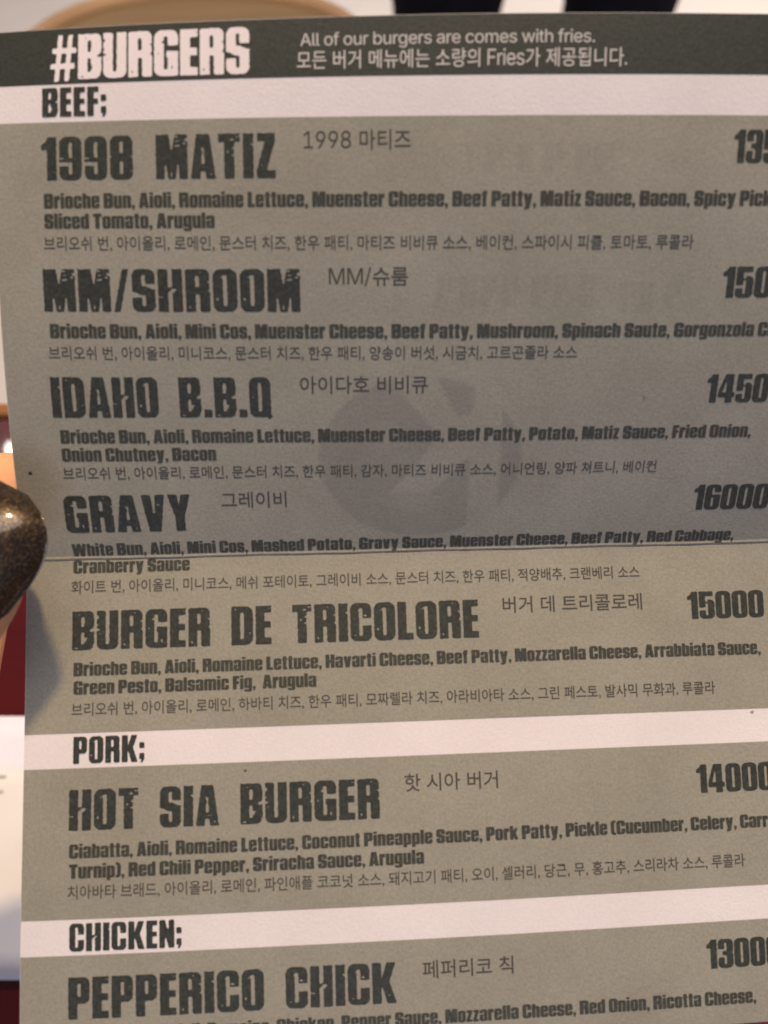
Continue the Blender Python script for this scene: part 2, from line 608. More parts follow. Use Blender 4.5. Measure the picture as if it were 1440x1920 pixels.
s = .235
LT = .145
G = {
    'A': (.58, [P((0, 0), (.135, 1), (.445, 1), (.58, 0), (.355, 0), (.34, .17), (.24, .17), (.225, 0)), N((.29, .86), (.252, .33), (.328, .33))]),
    'B': (.56, [R(0, 0, .56, 1, (0, .15, .17, 0)), D(.232, .60, .311, .85, .03), D(.232, .15, .311, .45, .03), N((.62, .61), (.49, .53), (.62, .45))]),
    'C': (.55, [R(0, 0, .55, 1, .17), D(.232, .14, .316, .86, .035), D(.29, .41, .6, .60)]),
    'D': (.56, [R(0, 0, .56, 1, (0, .19, .19, 0)), D(.232, .16, .321, .84, .04)]),
    'E': (.41, [R(0, 0, s, 1), R(.1, .82, .41, 1), R(.1, .43, .395, .60), R(.1, 0, .41, .18)]),
    'F': (.40, [R(0, 0, s, 1), R(.1, .82, .40, 1), R(.1, .41, .38, .59)]),
    'G': (.56, [R(0, 0, .56, 1, (.17, .17, .03, .17)), D(.232, .14, .316, .86, .035), D(.29, .545, .6, .66), R(.285, .40, .56, .545), R(.335, .1, .56, .5)]),
    'H': (.56, [R(0, 0, s, 1), R(.325, 0, .56, 1), R(.1, .41, .4, .58)]),
    'I': (.245, [R(0, 0, .245, 1)]),
    'K': (.60, [R(0, 0, s, 1), P((.2, .5), (.365, 1), (.595, 1), (.435, .54), (.61, 0), (.365, 0), (.255, .40), (.2, .4))]),
    'L': (.41, [R(0, 0, s, 1), R(.1, 0, .41, .18)]),
    'M': (.74, [P((0, 0), (0, 1), (.305, 1), (.37, .62), (.435, 1), (.74, 1), (.74, 0), (.535, 0), (.525, .42), (.455, 0), (.285, 0), (.215, .42), (.205, 0))]),
    'N': (.56, [P((0, 0), (0, 1), (.215, 1), (.345, .55), (.345, 1), (.56, 1), (.56, 0), (.35, 0), (.215, .46), (.215, 0))]),
    'O': (.55, [R(0, 0, .55, 1, .18), D(.232, .14, .316, .86, .04)]),
    'P': (.53, [R(0, 0, s, 1), R(0, .37, .53, 1, (0, .15, .15, 0)), D(.232, .53, .306, .84, .03)]),
    'Q': (.57, [R(0, 0, .55, 1, .18), D(.232, .14, .316, .86, .04), P((.33, .1), (.5, -.06), (.59, .02), (.45, .2))]),
    'R': (.56, [R(0, .40, .55, 1, (0, .15, .06, 0)), R(0, 0, s, 1), R(.32, 0, .56, .54, (0, .1, 0, 0)), D(.232, .58, .311, .85, .03), D(.232, -.1, .321, .41), N((.64, .57), (.50, .50), (.64, .43))]),
    'S': (.53, [R(0, 0, .53, 1, .16), D(.225, .60, .30, .87, .035), D(.23, .13, .305, .40, .035), N((.27, .655), (.6, .655), (.6, .555), (.49, .53), (.30, .61)), N((.26, .345), (-.07, .345), (-.07, .45), (.05, .47), (.23, .39))]),
    'T': (.50, [R(0, .81, .50, 1), R(.13, 0, .37, .9)]),
    'U': (.55, [R(0, 0, .55, 1, (0, 0, .17, .17)), D(.232, .14, .316, 1.2, .04)]),
    'V': (.57, [P((0, 1), (.235, 1), (.285, .34), (.335, 1), (.57, 1), (.43, 0), (.14, 0))]),
    'W': (.90, [P((0, 1), (.225, 1), (.265, .45), (.335, 1), (.565, 1), (.635, .45), (.675, 1), (.90, 1), (.79, 0), (.525, 0), (.45, .52), (.375, 0), (.11, 0))]),
    'Y': (.56, [P((0, 1), (.24, 1), (.28, .64), (.32, 1), (.56, 1), (.40, .40), (.40, 0), (.16, 0), (.16, .40))]),
    'Z': (.44, [P((.02, 1), (.43, 1), (.43, .83), (.235, .18), (.44, .18), (.44, 0), (0, 0), (0, .17), (.19, .82), (.02, .82))]),
    '#': (.62, [P((.09, -.04), (.18, 1), (.30, 1), (.21, -.04)), P((.33, -.04), (.42, 1), (.54, 1), (.45, -.04)), R(.04, .58, .62, .71), R(.0, .24, .58, .37)]),
    '/': (.37, [P((0, 0), (.22, 1), (.37, 1), (.15, 0))]),
    '0': (.54, [R(0, 0, .54, 1, .17), D(.232, .14, .311, .86, .04)]),
    '1': (.37, [P((0, .70), (0, .84), (.10, .88), (.17, 1), (.37, 1), (.37, 0), (.135, 0), (.135, .70))]),
    '3': (.54, [R(0, 0, .54, 1, .16), D(.232, .58, .306, .87, .03), D(.232, .13, .306, .44, .03), D(-.1, .37, .24, .65), R(.16, .44, .4, .585), N((.62, .59), (.49, .515), (.62, .44))]),
    '4': (.58, [P((0, .19), (0, .37), (.20, 1), (.50, 1), (.50, .36), (.58, .36), (.58, .19), (.50, .19), (.50, 0), (.265, 0), (.265, .19)), N((.265, .36), (.265, .82), (.15, .36))]),
    '5': (.54, [R(0, .82, .50, 1), R(0, .40, .225, 1), R(0, 0, .54, .70, (0, .16, .16, .16)), D(.232, .13, .306, .57, .03), D(-.1, .31, .26, .41), N((.225, .70), (.225, .62), (.3, .62), (.3, .70))]),
    '6': (.54, [R(0, 0, .54, 1, .17), D(.232, .13, .306, .49, .03), D(.232, .58, .306, .87, .03), D(.28, .60, .6, .69)]),
    '8': (.54, [R(0, 0, .54, 1, .16), D(.232, .60, .306, .87, .03), D(.232, .13, .306, .43, .03), N((.62, .60), (.48, .525), (.62, .45)), N((-.08, .60), (.06, .525), (-.08, .45))]),
    '9': (.54, [R(0, 0, .54, 1, .17), D(.232, .51, .306, .87, .03), D(.232, .13, .306, .42, .03), D(-.06, .33, .26, .415)]),
    ';': (.20, [R(0, .50, .20, .72), P((0, .10), (0, .32), (.20, .32), (.20, .12), (.13, -.03), (.03, -.03), (.09, .10))]),
    '.': (.215, [R(0, 0, .215, .20)]),
    ',': (.17, [P((0, 0), (0, .19), (.17, .19), (.17, .03), (.10, -.13), (.03, -.13), (.075, 0))]),
    '(': (.30, [R(0, -.03, .5, 1.03, (.2, 0, 0, .2)), D(.2, .12, .6, .88), D(.30, -.2, .7, 1.2)]),
    ')': (.30, [R(-.2, -.03, .30, 1.03, (0, .2, .2, 0)), D(-.3, .12, .10, .88), D(-.5, -.2, 0, 1.2)]),
}
t_ = .205
c0, c1 = t_ - .002, t_ + .068
XH = .83
G.update({
    'a': (.475, [R(0, 0, .475, XH, (.13, .13, 0, .12)), D(c0, .11, c1, .40, .03), D(-.1, .47, c0 + .01, .57), D(c0, .44, c1, .72, .03)]),
    'b': (.48, [R(0, 0, t_, 1.0), R(0, 0, .48, XH, (0, .13, .13, 0)), D(c0, .12, c1, .71, .03)]),
    'c': (.475, [R(0, 0, .475, XH, .14), D(c0, .12, c1, .71, .03), D(.24, .35, .6, .50)]),
    'd': (.48, [R(.275, 0, .48, 1.0), R(0, 0, .48, XH, (.13, 0, 0, .13)), D(c0, .12, c1, .71, .03)]),
    'e': (.475, [R(0, 0, .475, XH, .14), D(c0, .49, c1, .72, .03), D(c0, .11, c1, .385, .02), D(.24, .29, .6, .385)]),
    'f': (.31, [R(.05, 0, .255, 1.0, (.12, 0, 0, 0)), R(.06, .86, .31, 1.0, (.1, 0, 0, 0)), R(0, .69, .30, .82)]),
    'g': (.48, [R(0, -.19, .48, XH, (.13, 0, .13, .12)), D(c0, .22, c1, .71, .03), D(-.1, -.03, .285, .085), D(c0, -.07, c1, .0)]),
    'h': (.48, [R(0, 0, t_, 1.0), R(0, 0, .48, XH, (0, .13, 0, 0)), D(c0, -.1, c1, .71, .03)]),
    'i': (.21, [R(0, 0, .21, .80), R(0, .895, .21, 1.03)]),
    'k': (.50, [R(0, 0, t_, 1.0), P((.18, .42), (.30, XH), (.49, XH), (.365, .45), (.51, 0), (.30, 0), (.225, .30), (.18, .3))]),
    'l': (.21, [R(0, 0, .21, 1.02)]),
    'm': (.75, [R(0, 0, .75, XH, (0, .13, 0, 0)), D(c0, -.1, c1, .71, .03), D(c0 + .27, -.1, c1 + .27, .71, .03)]),
    'n': (.48, [R(0, 0, .48, XH, (0, .13, 0, 0)), D(c0, -.1, c1, .71, .03)]),
    'o': (.475, [R(0, 0, .475, XH, .15), D(c0, .12, c1, .71, .03)]),
    'p': (.48, [R(0, -.19, t_, XH), R(0, 0, .48, XH, (0, .13, .13, 0)), D(c0, .12, c1, .71, .03)]),
    'r': (.34, [R(0, 0, t_, XH), R(.1, .58, .34, XH, (.1, 0, 0, 0))]),
    's': (.45, [R(0, 0, .45, XH, .13), D(.19, .50, .255, .72, .03), D(.195, .11, .26, .33, .03), N((.22, .555), (.5, .555), (.5, .46), (.42, .44), (.25, .51)), N((.22, .28), (-.07, .28), (-.07, .375), (.04, .395), (.2, .325))]),
    't': (.31, [R(.05, 0, .255, .98), R(0, .69, .31, .82), R(.05, 0, .31, .14, (0, 0, 0, .1))]),
    'u': (.48, [R(0, 0, .48, XH, (0, 0, 0, .13)), D(c0, .12, c1, 1.0, .03)]),
    'v': (.48, [P((0, XH), (.20, XH), (.24, .28), (.28, XH), (.48, XH), (.365, 0), (.115, 0))]),
    'y': (.49, [P((0, XH), (.205, XH), (.25, .28), (.29, XH), (.49, XH), (.35, -.06), (.30, -.16), (.22, -.19), (.05, -.19), (.05, -.06), (.14, -.05), (.13, 0))]),
    'z': (.36, [P((.02, XH), (.355, XH), (.355, .67), (.205, .16), (.36, .16), (.36, 0), (0, 0), (0, .15), (.15, .67), (.02, .67))]),
})
SPACE = .20
# wear of the stencilled heading letters: (x, y, rx, ry) chips of missing ink, the same in every copy of a letter
CHIP = {
    'H': [(.30, .47, .07, .035), (.36, .52, .06, .03), (.27, .36, .05, .03), (.04, .35, .06, .02), (.28, .28, .015, .12), (.24, .62, .012, .14)],
    'M': [(.54, .86, .07, .014), (.50, .75, .06, .024), (.65, .80, .035, .025), (.49, .95, .05, .015), (.70, .87, .025, .04), (.36, .12, .02, .06), (.2, .5, .03, .012)],
    'B': [(.10, .05, .05, .025), (.30, .24, .06, .02), (.36, .30, .05, .02), (.53, .12, .03, .02), (.18, .9, .03, .015), (.5, .5, .06, .04)],
    'U': [(.02, .52, .05, .03), (.02, .82, .03, .05), (.06, .40, .03, .015), (.03, .64, .03, .012)],
    'R': [(.40, .95, .06, .012), (.30, .90, .03, .012), (.52, .7, .02, .02), (.1, .12, .02, .03)],
    'T': [(.30, .86, .05, .02), (.36, .68, .05, .025), (.42, .93, .05, .015), (.22, .60, .02, .03), (.34, .52, .03, .015), (.16, .35, .02, .01)],
    'O': [(.20, .80, .05, .015), (.26, .84, .03, .02), (.10, .30, .02, .03), (.47, .1, .02, .012)],
    'C': [(.22, .80, .04, .02), (.40, .66, .05, .03), (.12, .16, .03, .012)],
    'A': [(.33, .25, .05, .012), (.20, .30, .04, .012), (.47, .12, .02, .03), (.25, .7, .015, .03)],
    'D': [(.12, .92, .03, .012), (.48, .3, .02, .02)],
    'E': [(.34, .92, .05, .012), (.08, .4, .02, .02), (.3, .08, .04, .012)],
    'I': [(.06, .45, .05, .012), (.2, .75, .02, .03)],
    'G': [(.20, .74, .03, .02), (.42, .20, .02, .05), (.1, .5, .02, .02)],
    'P': [(.12, .08, .03, .012), (.46, .72, .02, .02)],
    'K': [(.42, .2, .02, .03), (.14, .6, .02, .015)],
    'V': [(.40, .72, .03, .025), (.34, .1, .02, .012), (.30, .55, .03, .02)],
    'Y': [(.28, .5, .03, .012), (.36, .16, .03, .012)],
    'S': [(.08, .62, .03, .012), (.45, .3, .02, .02)],
    'Z': [(.12, .3, .02, .02)], 'Q': [(.1, .5, .02, .03), (.5, .06, .03, .01)],
    '9': [(.42, .50, .06, .012), (.06, .5, .05, .02)], '8': [(.28, .5, .05, .012), (.5, .2, .02, .02)], '1': [(.3, .2, .02, .02)],
    '0': [(.1, .4, .015, .02), (.45, .8, .02, .01)],
}


def noise2(X, Y, seed, f):
    rs_ = np.random.RandomState(seed)
    out = np.zeros(X.shape)
    for k in range(7):
        a = rs_.uniform(0, 6.28)
        fr = f * rs_.uniform(.6, 1.6)
        out += np.sin((X * math.cos(a) + Y * math.sin(a)) * fr + rs_.uniform(0, 6.28))
    return out / 3.5


def contour_mesh(F, xs, ys):
    """marching squares on F<0: full cells merged in rows, cut cells as polygons (flat, later laid on the card)"""
    vs, fs = [], []
    ny, nx = F.shape
    ins = F < 0
    full = ins[:-1, :-1] & ins[1:, :-1] & ins[:-1, 1:] & ins[1:, 1:]
    anyc = ins[:-1, :-1] | ins[1:, :-1] | ins[:-1, 1:] | ins[1:, 1:]
    for j in range(ny - 1):
        i = 0
        while i < nx - 1:
            if full[j, i]:
                k = i
                while k < nx - 1 and full[j, k]:
                    k += 1
                b = len(vs)
                vs += [(xs[i], ys[j]), (xs[k], ys[j]), (xs[k], ys[j + 1]), (xs[i], ys[j + 1])]
                fs.append((b, b + 1, b + 2, b + 3))
                i = k
                continue
            if anyc[j, i]:
                cs = [(j, i), (j, i + 1), (j + 1, i + 1), (j + 1, i)]
                pts = []
                for q in range(4):
                    a, bq = cs[q], cs[(q + 1) % 4]
                    fa, fb = F[a], F[bq]
                    if fa < 0:
                        pts.append((xs[a[1]], ys[a[0]]))
                    if (fa < 0) != (fb < 0):
                        t = fa / (fa - fb)
                        pts.append((xs[a[1]] + t * (xs[bq[1]] - xs[a[1]]), ys[a[0]] + t * (ys[bq[0]] - ys[a[0]])))
                if len(pts) >= 3:
                    b = len(vs)
                    vs += pts
                    fs.append(tuple(range(b, b + len(pts))))
            i += 1
    return np.array(vs).reshape(-1, 2), fs


def glyph_field(ops, X, Y):
    F = np.full(X.shape, 9.0)
    for sg, k, a in ops:
        d = sd_rr(X, Y, *a) if k == 'r' else sd_poly(X, Y, a)
        F = np.minimum(F, d) if sg == '+' else np.maximum(F, -d)
    return F


CACHE = {}


def glyph(ch, style):
    key = (ch, style)
    if key in CACHE:
        return CACHE[key]
    wd, ops = G[ch]
    n = 34 if style in 'HT' else (28 if style in 'SP' else 20)
    h = 1.0 / n
    xs = np.arange(-0.1 - h * .37, wd + .1 + h, h)
    ys = np.arange(-0.26 - h * .41, 1.08 + h, h)
    X, Y = np.meshgrid(xs, ys)
    F = glyph_field(ops, X, Y)
    sd = ord(ch)
    if style in 'HTSP':
        F = F + 0.006 * noise2(X, Y, sd, 40) + 0.003
        amt = {'H': 1.0, 'T': .55, 'S': .45, 'P': .35}[style]
        for (cx, cy, rx, ry) in CHIP.get(ch, []):
            rx, ry = rx * (0.55 + .45 * amt), ry * (0.55 + .45 * amt)
            e = (np.hypot((X - cx) / rx, (Y - cy) / ry) - 1) * min(rx, ry) + 0.012 * noise2(X, Y, sd + 5, 55)
            if amt > .4:
                F = np.maximum(F, -e)
        fl_ = noise2(X, Y, sd + 11, 70) + .5 * noise2(X, Y, sd + 12, 130)
        F = np.maximum(F, (fl_ - (2.05 - .25 * amt)) * .02)
    else:
        F = F - 0.009
    V, fs = contour_mesh(F, xs, ys)
    CACHE[key] = (wd, V, fs)
    return CACHE[key]


def layout(text, style, gap):
    x = 0
    out = []
    for ch in text:
        if ch == ' ':
            x += SPACE if style not in 'H' else .235
            continue
        wd = G[ch][0]
        out.append((ch, x))
        x += wd + gap
    return out, x - gap


def heavy_text(name, text, ref, style, u0, u1, v, cap, mt, gap=.05):
    _, wref = layout(ref or text, style, gap)
    sx = (u1 - u0) / wref
    at = text.find(ref) if ref else 0
    if at > 0:                       # the measured words stand in the middle of the line
        u0 -= (layout(text[:at].rstrip(), style, gap)[1] + 2 * gap + SPACE) * sx
    items, _ = layout(text, style, gap)
    VS, FS = [], []
    b = 0
    for ch, x in items:
        wd, V, fs = glyph(ch, style)
        if not len(V):
            continue
        if u0 + x * sx > U1 - 3.5:
            break
        VS.append(np.stack([u0 + (x + V[:, 0]) * sx, v + V[:, 1] * cap], 1))
        FS += [tuple(q + b for q in f) for f in fs]
        b += len(V)
    A = np.concatenate(VS)
    return new_mesh(name, onmenu(A[:, 0], A[:, 1], 0.085), FS, mt, menu)


try:                                   # the grotesque that ships with Blender for the few light latin letters
    import os
    SANS = bpy.data.fonts.load(os.path.join(bpy.utils.system_resource('DATAFILES'), 'fonts', 'Inter.woff2'))
    SANS_CAP = 0.509
except Exception:
    SANS, SANS_CAP = None, 0.73


def run_mesh(text, font, thin):
    c = bpy.data.curves.new('line', 'FONT')
    c.body = text
    c.resolution_u = 3
    c.offset = thin
    c.fill_mode = 'FRONT'
    if font:
        c.font = font
        c.space_character = 0.95
    o = bpy.data.objects.new('line', c)
    COL.objects.link(o)
    dg = bpy.context.evaluated_depsgraph_get()
    dg.update()
    m = bpy.data.meshes.new_from_object(o.evaluated_get(dg))
    bpy.data.objects.remove(o)
    bpy.data.curves.remove(c)
    A = np.array([v_.co[:2] for v_ in m.vertices])
    FS = [tuple(p.vertices) for p in m.polygons]
    bpy.data.meshes.remove(m)
    return A, FS


def plain_text(name, text, u0, u1, vbot, height, mt, thin=0.0, hangul=True, off=0.085):
    """light text squeezed to its measured length; latin and hangul runs keep their own face"""
    runs = []
    for ch in text:
        k = 'L' if ch.isascii() and (ch.isalnum() or ch == '/') else ('' if ch in ' ,.' else 'H')
        if k == '' and runs:
            runs[-1][1] += ch
        elif runs and runs[-1][0] == k:
            runs[-1][1] += ch
        else:
            runs.append([k, ch])
    x, VS, FS, b = 0.0, [], [], 0
    for k, tx in runs:
        A, fs = run_mesh(tx.rstrip(), SANS if k == 'L' else None, 0.0 if k == 'L' else thin)
        sc = 0.72 / SANS_CAP if k == 'L' else 0.93
        A = A * sc
        x0 = A[:, 0].min()
        A[:, 0] += x - x0
        x = A[:, 0].max() + 0.07 + (0.34 if tx != tx.rstrip() else 0)
        VS.append(A)
        FS += [tuple(q + b for q in f) for f in fs]
        b += len(A)
    A = np.concatenate(VS)
    x0, x1 = A[:, 0].min(), A[:, 0].max()
    sc = height / 0.84 if hangul else height / 0.72
    vb = vbot + (0.07 * sc if hangul else 0)
    uu = u0 + (A[:, 0] - x0) / (x1 - x0) * (u1 - u0)
    return new_mesh(name, onmenu(uu, vb + A[:, 1] * sc, off), FS, mt, menu)


TEXTS = [
    ('T', '#BURGERS', None, 8.26, 36.54, 68.65),
    ('S', 'BEEF;', None, 7.03, 16.41, 63.68),
    ('E', 'All of our burgers are comes with fries.', None, 43.49, 82.82, 72.05),
    ('F', '모든 버거 메뉴에는 소량의 Fries가 제공됩니다.', None, 43.04, 87.21, 69.06),
    ('H', '1998  MATIZ', None, 6.84, 40.04, 55.07),
    ('K', '1998 마티즈', None, 43.91, 58.45, 58.71),
    ('P', '13500', '13', 102.39, 106.38, 56.85),
    ('B', 'Brioche Bun, Aioli, Romaine Lettuce, Muenster Cheese, Beef Patty, Matiz Sauce, Bacon, Spicy Pickles,', 'Brioche Bun, Aioli, Romaine Lettuce, Muenster Cheese, Beef Patty, Matiz Sauce, Bacon, Spicy Pic', 7.13, 107.03, 51.31),
    ('B', 'Sliced Tomato, Arugula', None, 7.1, 31.35, 48.57),
    ('k', '브리오쉬 번, 아이올리, 로메인, 문스터 치즈, 한우 패티, 마티즈 비비큐 소스, 베이컨, 스파이시 피클, 토마토, 루콜라', None, 6.9, 97.92, 45.56),
    ('H', 'MM/SHROOM', None, 6.5, 43.1, 37.14),
    ('K', 'MM/슈룸', None, 47.15, 58.22, 40.74),
    ('P', '15000', '15', 102.6, 107.06, 38.88),
    ('B', 'Brioche Bun, Aioli, Mini Cos, Muenster Cheese, Beef Patty, Mushroom, Spinach Saute, Gorgonzola Cream Sauce', 'Brioche Bun, Aioli, Mini Cos, Muenster Cheese, Beef Patty, Mushroom, Spinach Saute, Gorgonzola', 7.1, 108.01, 33.45),
    ('k', '브리오쉬 번, 아이올리, 미니코스, 문스터 치즈, 한우 패티, 양송이 버섯, 시금치, 고르곤졸라 소스', None, 6.72, 82.6, 30.38),
    ('H', 'IDAHO  B.B.Q', None, 6.54, 38.55, 22.03),
    ('K', '아이다호 비비큐', None, 42.71, 61.2, 25.49),
    ('P', '14500', '145', 102.17, 108.99, 23.62),
    ('B', 'Brioche Bun, Aioli, Romaine Lettuce, Muenster Cheese, Beef Patty, Potato, Matiz Sauce, Fried Onion,', None, 7.36, 109.87, 18.23),
    ('B', 'Onion Chutney, Bacon', None, 7.31, 29.97, 15.52),
    ('k', '브리오쉬 번, 아이올리, 로메인, 문스터 치즈, 한우 패티, 감자, 마티즈 비비큐 소스, 어니언링, 양파 쳐트니, 베이컨', None, 7.17, 96.13, 12.7),
    ('H', 'GRAVY', None, 6.67, 25.63, 4.38),
    ('K', '그레이비', None, 30.27, 40.07, 7.97),
    ('P', '16000', None, 102.63, 114.57, 6.16),
    ('B', 'White Bun, Aioli, Mini Cos, Mashed Potato, Gravy Sauce, Muenster Cheese, Beef Patty, Red Cabbage,', None, 7.08, 110.18, 0.6),
    ('B', 'Cranberry Sauce', None, 7.09, 24.76, -2.11),
    ('k', '화이트 번, 아이올리, 미니코스, 메쉬 포테이토, 그레이비 소스, 문스터 치즈, 한우 패티, 적양배추, 크랜베리 소스', None, 6.79, 94.92, -5.19),
    ('H', 'BURGER  DE  TRICOLORE', None, 6.95, 69.12, -13.77),
    ('K', '버거 데 트리콜로레', None, 72.96, 95.03, -10.12),
    ('P', '15000', None, 102.3, 114.72, -11.88),
    ('B', 'Brioche Bun, Aioli, Romaine Lettuce, Havarti Cheese, Beef Patty, Mozzarella Cheese, Arrabbiata Sauce,', None, 7.24, 113.74, -17.61),
    ('B', 'Green Pesto, Balsamic Fig,  Arugula', None, 7.28, 43.82, -20.36),
    ('k', '브리오쉬 번, 아이올리, 로메인, 하바티 치즈, 한우 패티, 모짜렐라 치즈, 아라비아타 소스, 그린 페스토, 발사믹 무화과, 루콜라', None, 7.01, 105.93, -23.54),
    ('S', 'PORK;', None, 7.35, 17.99, -30.5),
    ('H', 'HOT  SIA  BURGER', None, 6.87, 53.0, -40.14),
    ('K', '핫 시아 버거', None, 56.8, 70.98, -36.38),
    ('P', '14000', '1400', 102.01, 111.85, -38.54),
    ('B', 'Ciabatta, Aioli, Romaine Lettuce, Coconut Pineapple Sauce, Pork Patty, Pickle (Cucumber, Celery, Carrot,', 'Ciabatta, Aioli, Romaine Lettuce, Coconut Pineapple Sauce, Pork Patty, Pickle (Cucumber, Celery,', 7.0, 108.01, -44.05),
    ('B', 'Turnip), Red Chili Pepper, Sriracha Sauce, Arugula', None, 7.04, 59.36, -46.9),
    ('k', '치아바타 브래드, 아이올리, 로메인, 파인애플 코코넛 소스, 돼지고기 패티, 오이, 셀러리, 당근, 무, 홍고추, 스리라차 소스, 루콜라', None, 6.84, 109.01, -49.83),
    ('S', 'CHICKEN;', None, 7.13, 23.49, -57.18),
    ('H', 'PEPPERICO  CHICK', None, 6.99, 54.73, -66.66),
    ('K', '페퍼리코 칙', None, 58.7, 72.26, -63.4),
    ('P', '13000', '1300', 102.12, 111.49, -64.64),
    ('B', 'Ciabatta, Aioli, Romaine, Chicken, Pepper Sauce, Mozzarella Cheese, Red Onion, Ricotta Cheese,', 'Mozzarella Cheese, Red Onion, Ricotta Cheese,', 61.99, 109.75, -70.01),
]
for (k, t, ref, a, b_, v) in TEXTS:
    if k == 'T':
        heavy_text('banner_heading', t, ref, 'T', a, b_, v, 6.1, M['white_ink'], .04)
    elif k == 'S':
        heavy_text('section_heading', t, ref, 'S', a, b_, v, 3.95, M['ink'], .065)
    elif k == 'H':
        heavy_text('burger_heading', t, ref, 'H', a, b_, v, 5.9, M['ink'], .06)
    elif k == 'P':
        heavy_text('price', t, ref, 'P', a, b_, v, 4.31, M['ink'], .035)['label'] = 'bold dark price reading ' + t
    elif k == 'B':
        heavy_text('ingredient_line', t, ref, 'B', a, b_, v, 1.98, M['ink_soft'], .054)
    elif k == 'K':
        plain_text('korean_heading', t, a, b_, v, 2.55, M['ink_thin'], 0.006)
    elif k == 'k':
        plain_text('korean_line', t, a, b_, v, 1.95, M['ink_thin'], 0.006)
    elif k == 'E':
        plain_text('banner_line', t, a, b_, v, 1.6, M['grey_ink'], 0.0, False)
    elif k == 'F':
        plain_text('banner_korean_line', t, a, b_, v, 2.35, M['grey_ink'], 0.004)

# round emblem with a mirrored letter K printed on the back, showing faintly through the card
xs = np.arange(42, 80, 0.33)
ys = np.arange(0.9, 31.5, 0.33)
X, Y = np.meshgrid(xs, ys)
emb = np.hypot((X - 60.3) / 1.20, Y - 15.4) - 12.6


def uvp(*pts):
    return [(60.0 + (x - 785) * .0795, 15.85 - (y - 850) * .0842) for x, y in pts]


kk = np.minimum(np.minimum(sd_poly(X, Y, uvp((889, 640), (941, 640), (937, 1040), (877, 1040))),
                           sd_poly(X, Y, uvp((738, 720), (752, 660), (802, 680), (862, 790), (900, 752), (900, 870), (822, 812)))),
                sd_poly(X, Y, uvp((889, 770), (889, 838), (866, 862), (806, 922), (728, 922), (780, 868), (822, 810), (850, 780))))
emb = np.maximum(emb, -kk)
for q, iso in enumerate((-0.22, 0.0, 0.22)):
    V, fs = contour_mesh(emb - iso, xs, ys)
    new_mesh('show_through_emblem', onmenu(V[:, 0], V[:, 1], 0.05 + 0.005 * q), fs, M['ghost'], menu)

# rows of the back side's print, too faint to read
rs2 = np.random.RandomState(8)
for (ua_, ub_, vb_, hh) in ((62, 86, 37.6, 4.6), (66, 84, 55.6, 3.8), (88, 97, 37.0, 4.2)):
    VS, FS, x_, b0 = [], [], ua_, 0
    while x_ < ub_:
        wd = rs2.uniform(1.0, 1.5)
        for (p0, p1, q0, q1) in ((0, wd, 0, hh), (wd * 1.15, wd * 1.9, rs2.choice([0, hh * .45]), hh)):
            VS += [(x_ + p0, vb_ + q0), (x_ + p1, vb_ + q0), (x_ + p1, vb_ + q1), (x_ + p0, vb_ + q1)]
            FS.append((b0, b0 + 1, b0 + 2, b0 + 3))
            b0 += 4
        x_ += wd * 1.9 + rs2.choice([.5, .5, 1.6])
    A = np.array(VS)
    for q in range(2):
        A2 = A + np.array([0.25 * (q - .5), 0.2 * (q - .5)])
        new_mesh('show_through_print', onmenu(A2[:, 0], A2[:, 1], 0.05 + 0.006 * q), FS, M['ghost_text'], menu)

# specks and a stray fibre on the card
def blob(name, u, v, ru, rv, mt):
    an = np.linspace(0, 2 * math.pi, 15)[:-1]
    rr = 1 + 0.18 * np.sin(an * 3 + u)
    new_mesh(name, onmenu(u + ru * rr * np.cos(an), v + rv * rr * np.sin(an), 0.10), [tuple(range(14))], mt, menu)


blob('ink_speck', 2.31, 13.78, .28, .22, M['speck'])
blob('ink_speck', 33.0, -32.39, .2, .15, M['speck'])
blob('stain', 111.72, -26.57, .30, .26, M['stain'])
fu = np.linspace(0, 1, 9)
cu, cv = 92.6 + .45 * np.sin(fu * 2.6), 24.9 - 0.8 * fu
V = np.concatenate([np.stack([cu, cv], 1), np.stack([cu + .09, cv], 1)])
new_mesh('fibre', onmenu(V[:, 0], V[:, 1], 0.10), [(i, i + 1, i + 10, i + 9) for i in range(8)], M['ink_thin'], menu)
# cracked ink along the fold
cu = np.linspace(0.3, U1 - 0.3, 300)
rs_ = np.random.RandomState(3)
wv = 0.10 * np.sin(cu * 0.23) + 0.06 * np.sin(cu * 0.71 + 1)
hw = 0.075 + 0.06 * np.convolve(rs_.rand(300), np.ones(3) / 3, 'same')
cv = 0.12 + wv * .5 + 0.05 * np.convolve(rs_.randn(300), np.ones(5) / 5, 'same')
V = np.concatenate([np.stack([cu, cv - hw], 1), np.stack([cu, cv + hw], 1)])
new_mesh('fold_crease', onmenu(V[:, 0], V[:, 1], 0.10), [(i, i + 1, i + 301, i + 300) for i in range(299)], M['crease'], menu)

# ------------------------------------------------------------------ hand holding the left edge
def T3(p):
    return tuple(tilt([p])[0] - HO)


HO = tilt([(-125, -75, 150)])[0]
hand = empty('hand', HO)
tag(hand, 'hand with dark glitter nail polish gripping the left edge of the menu', 'hand')
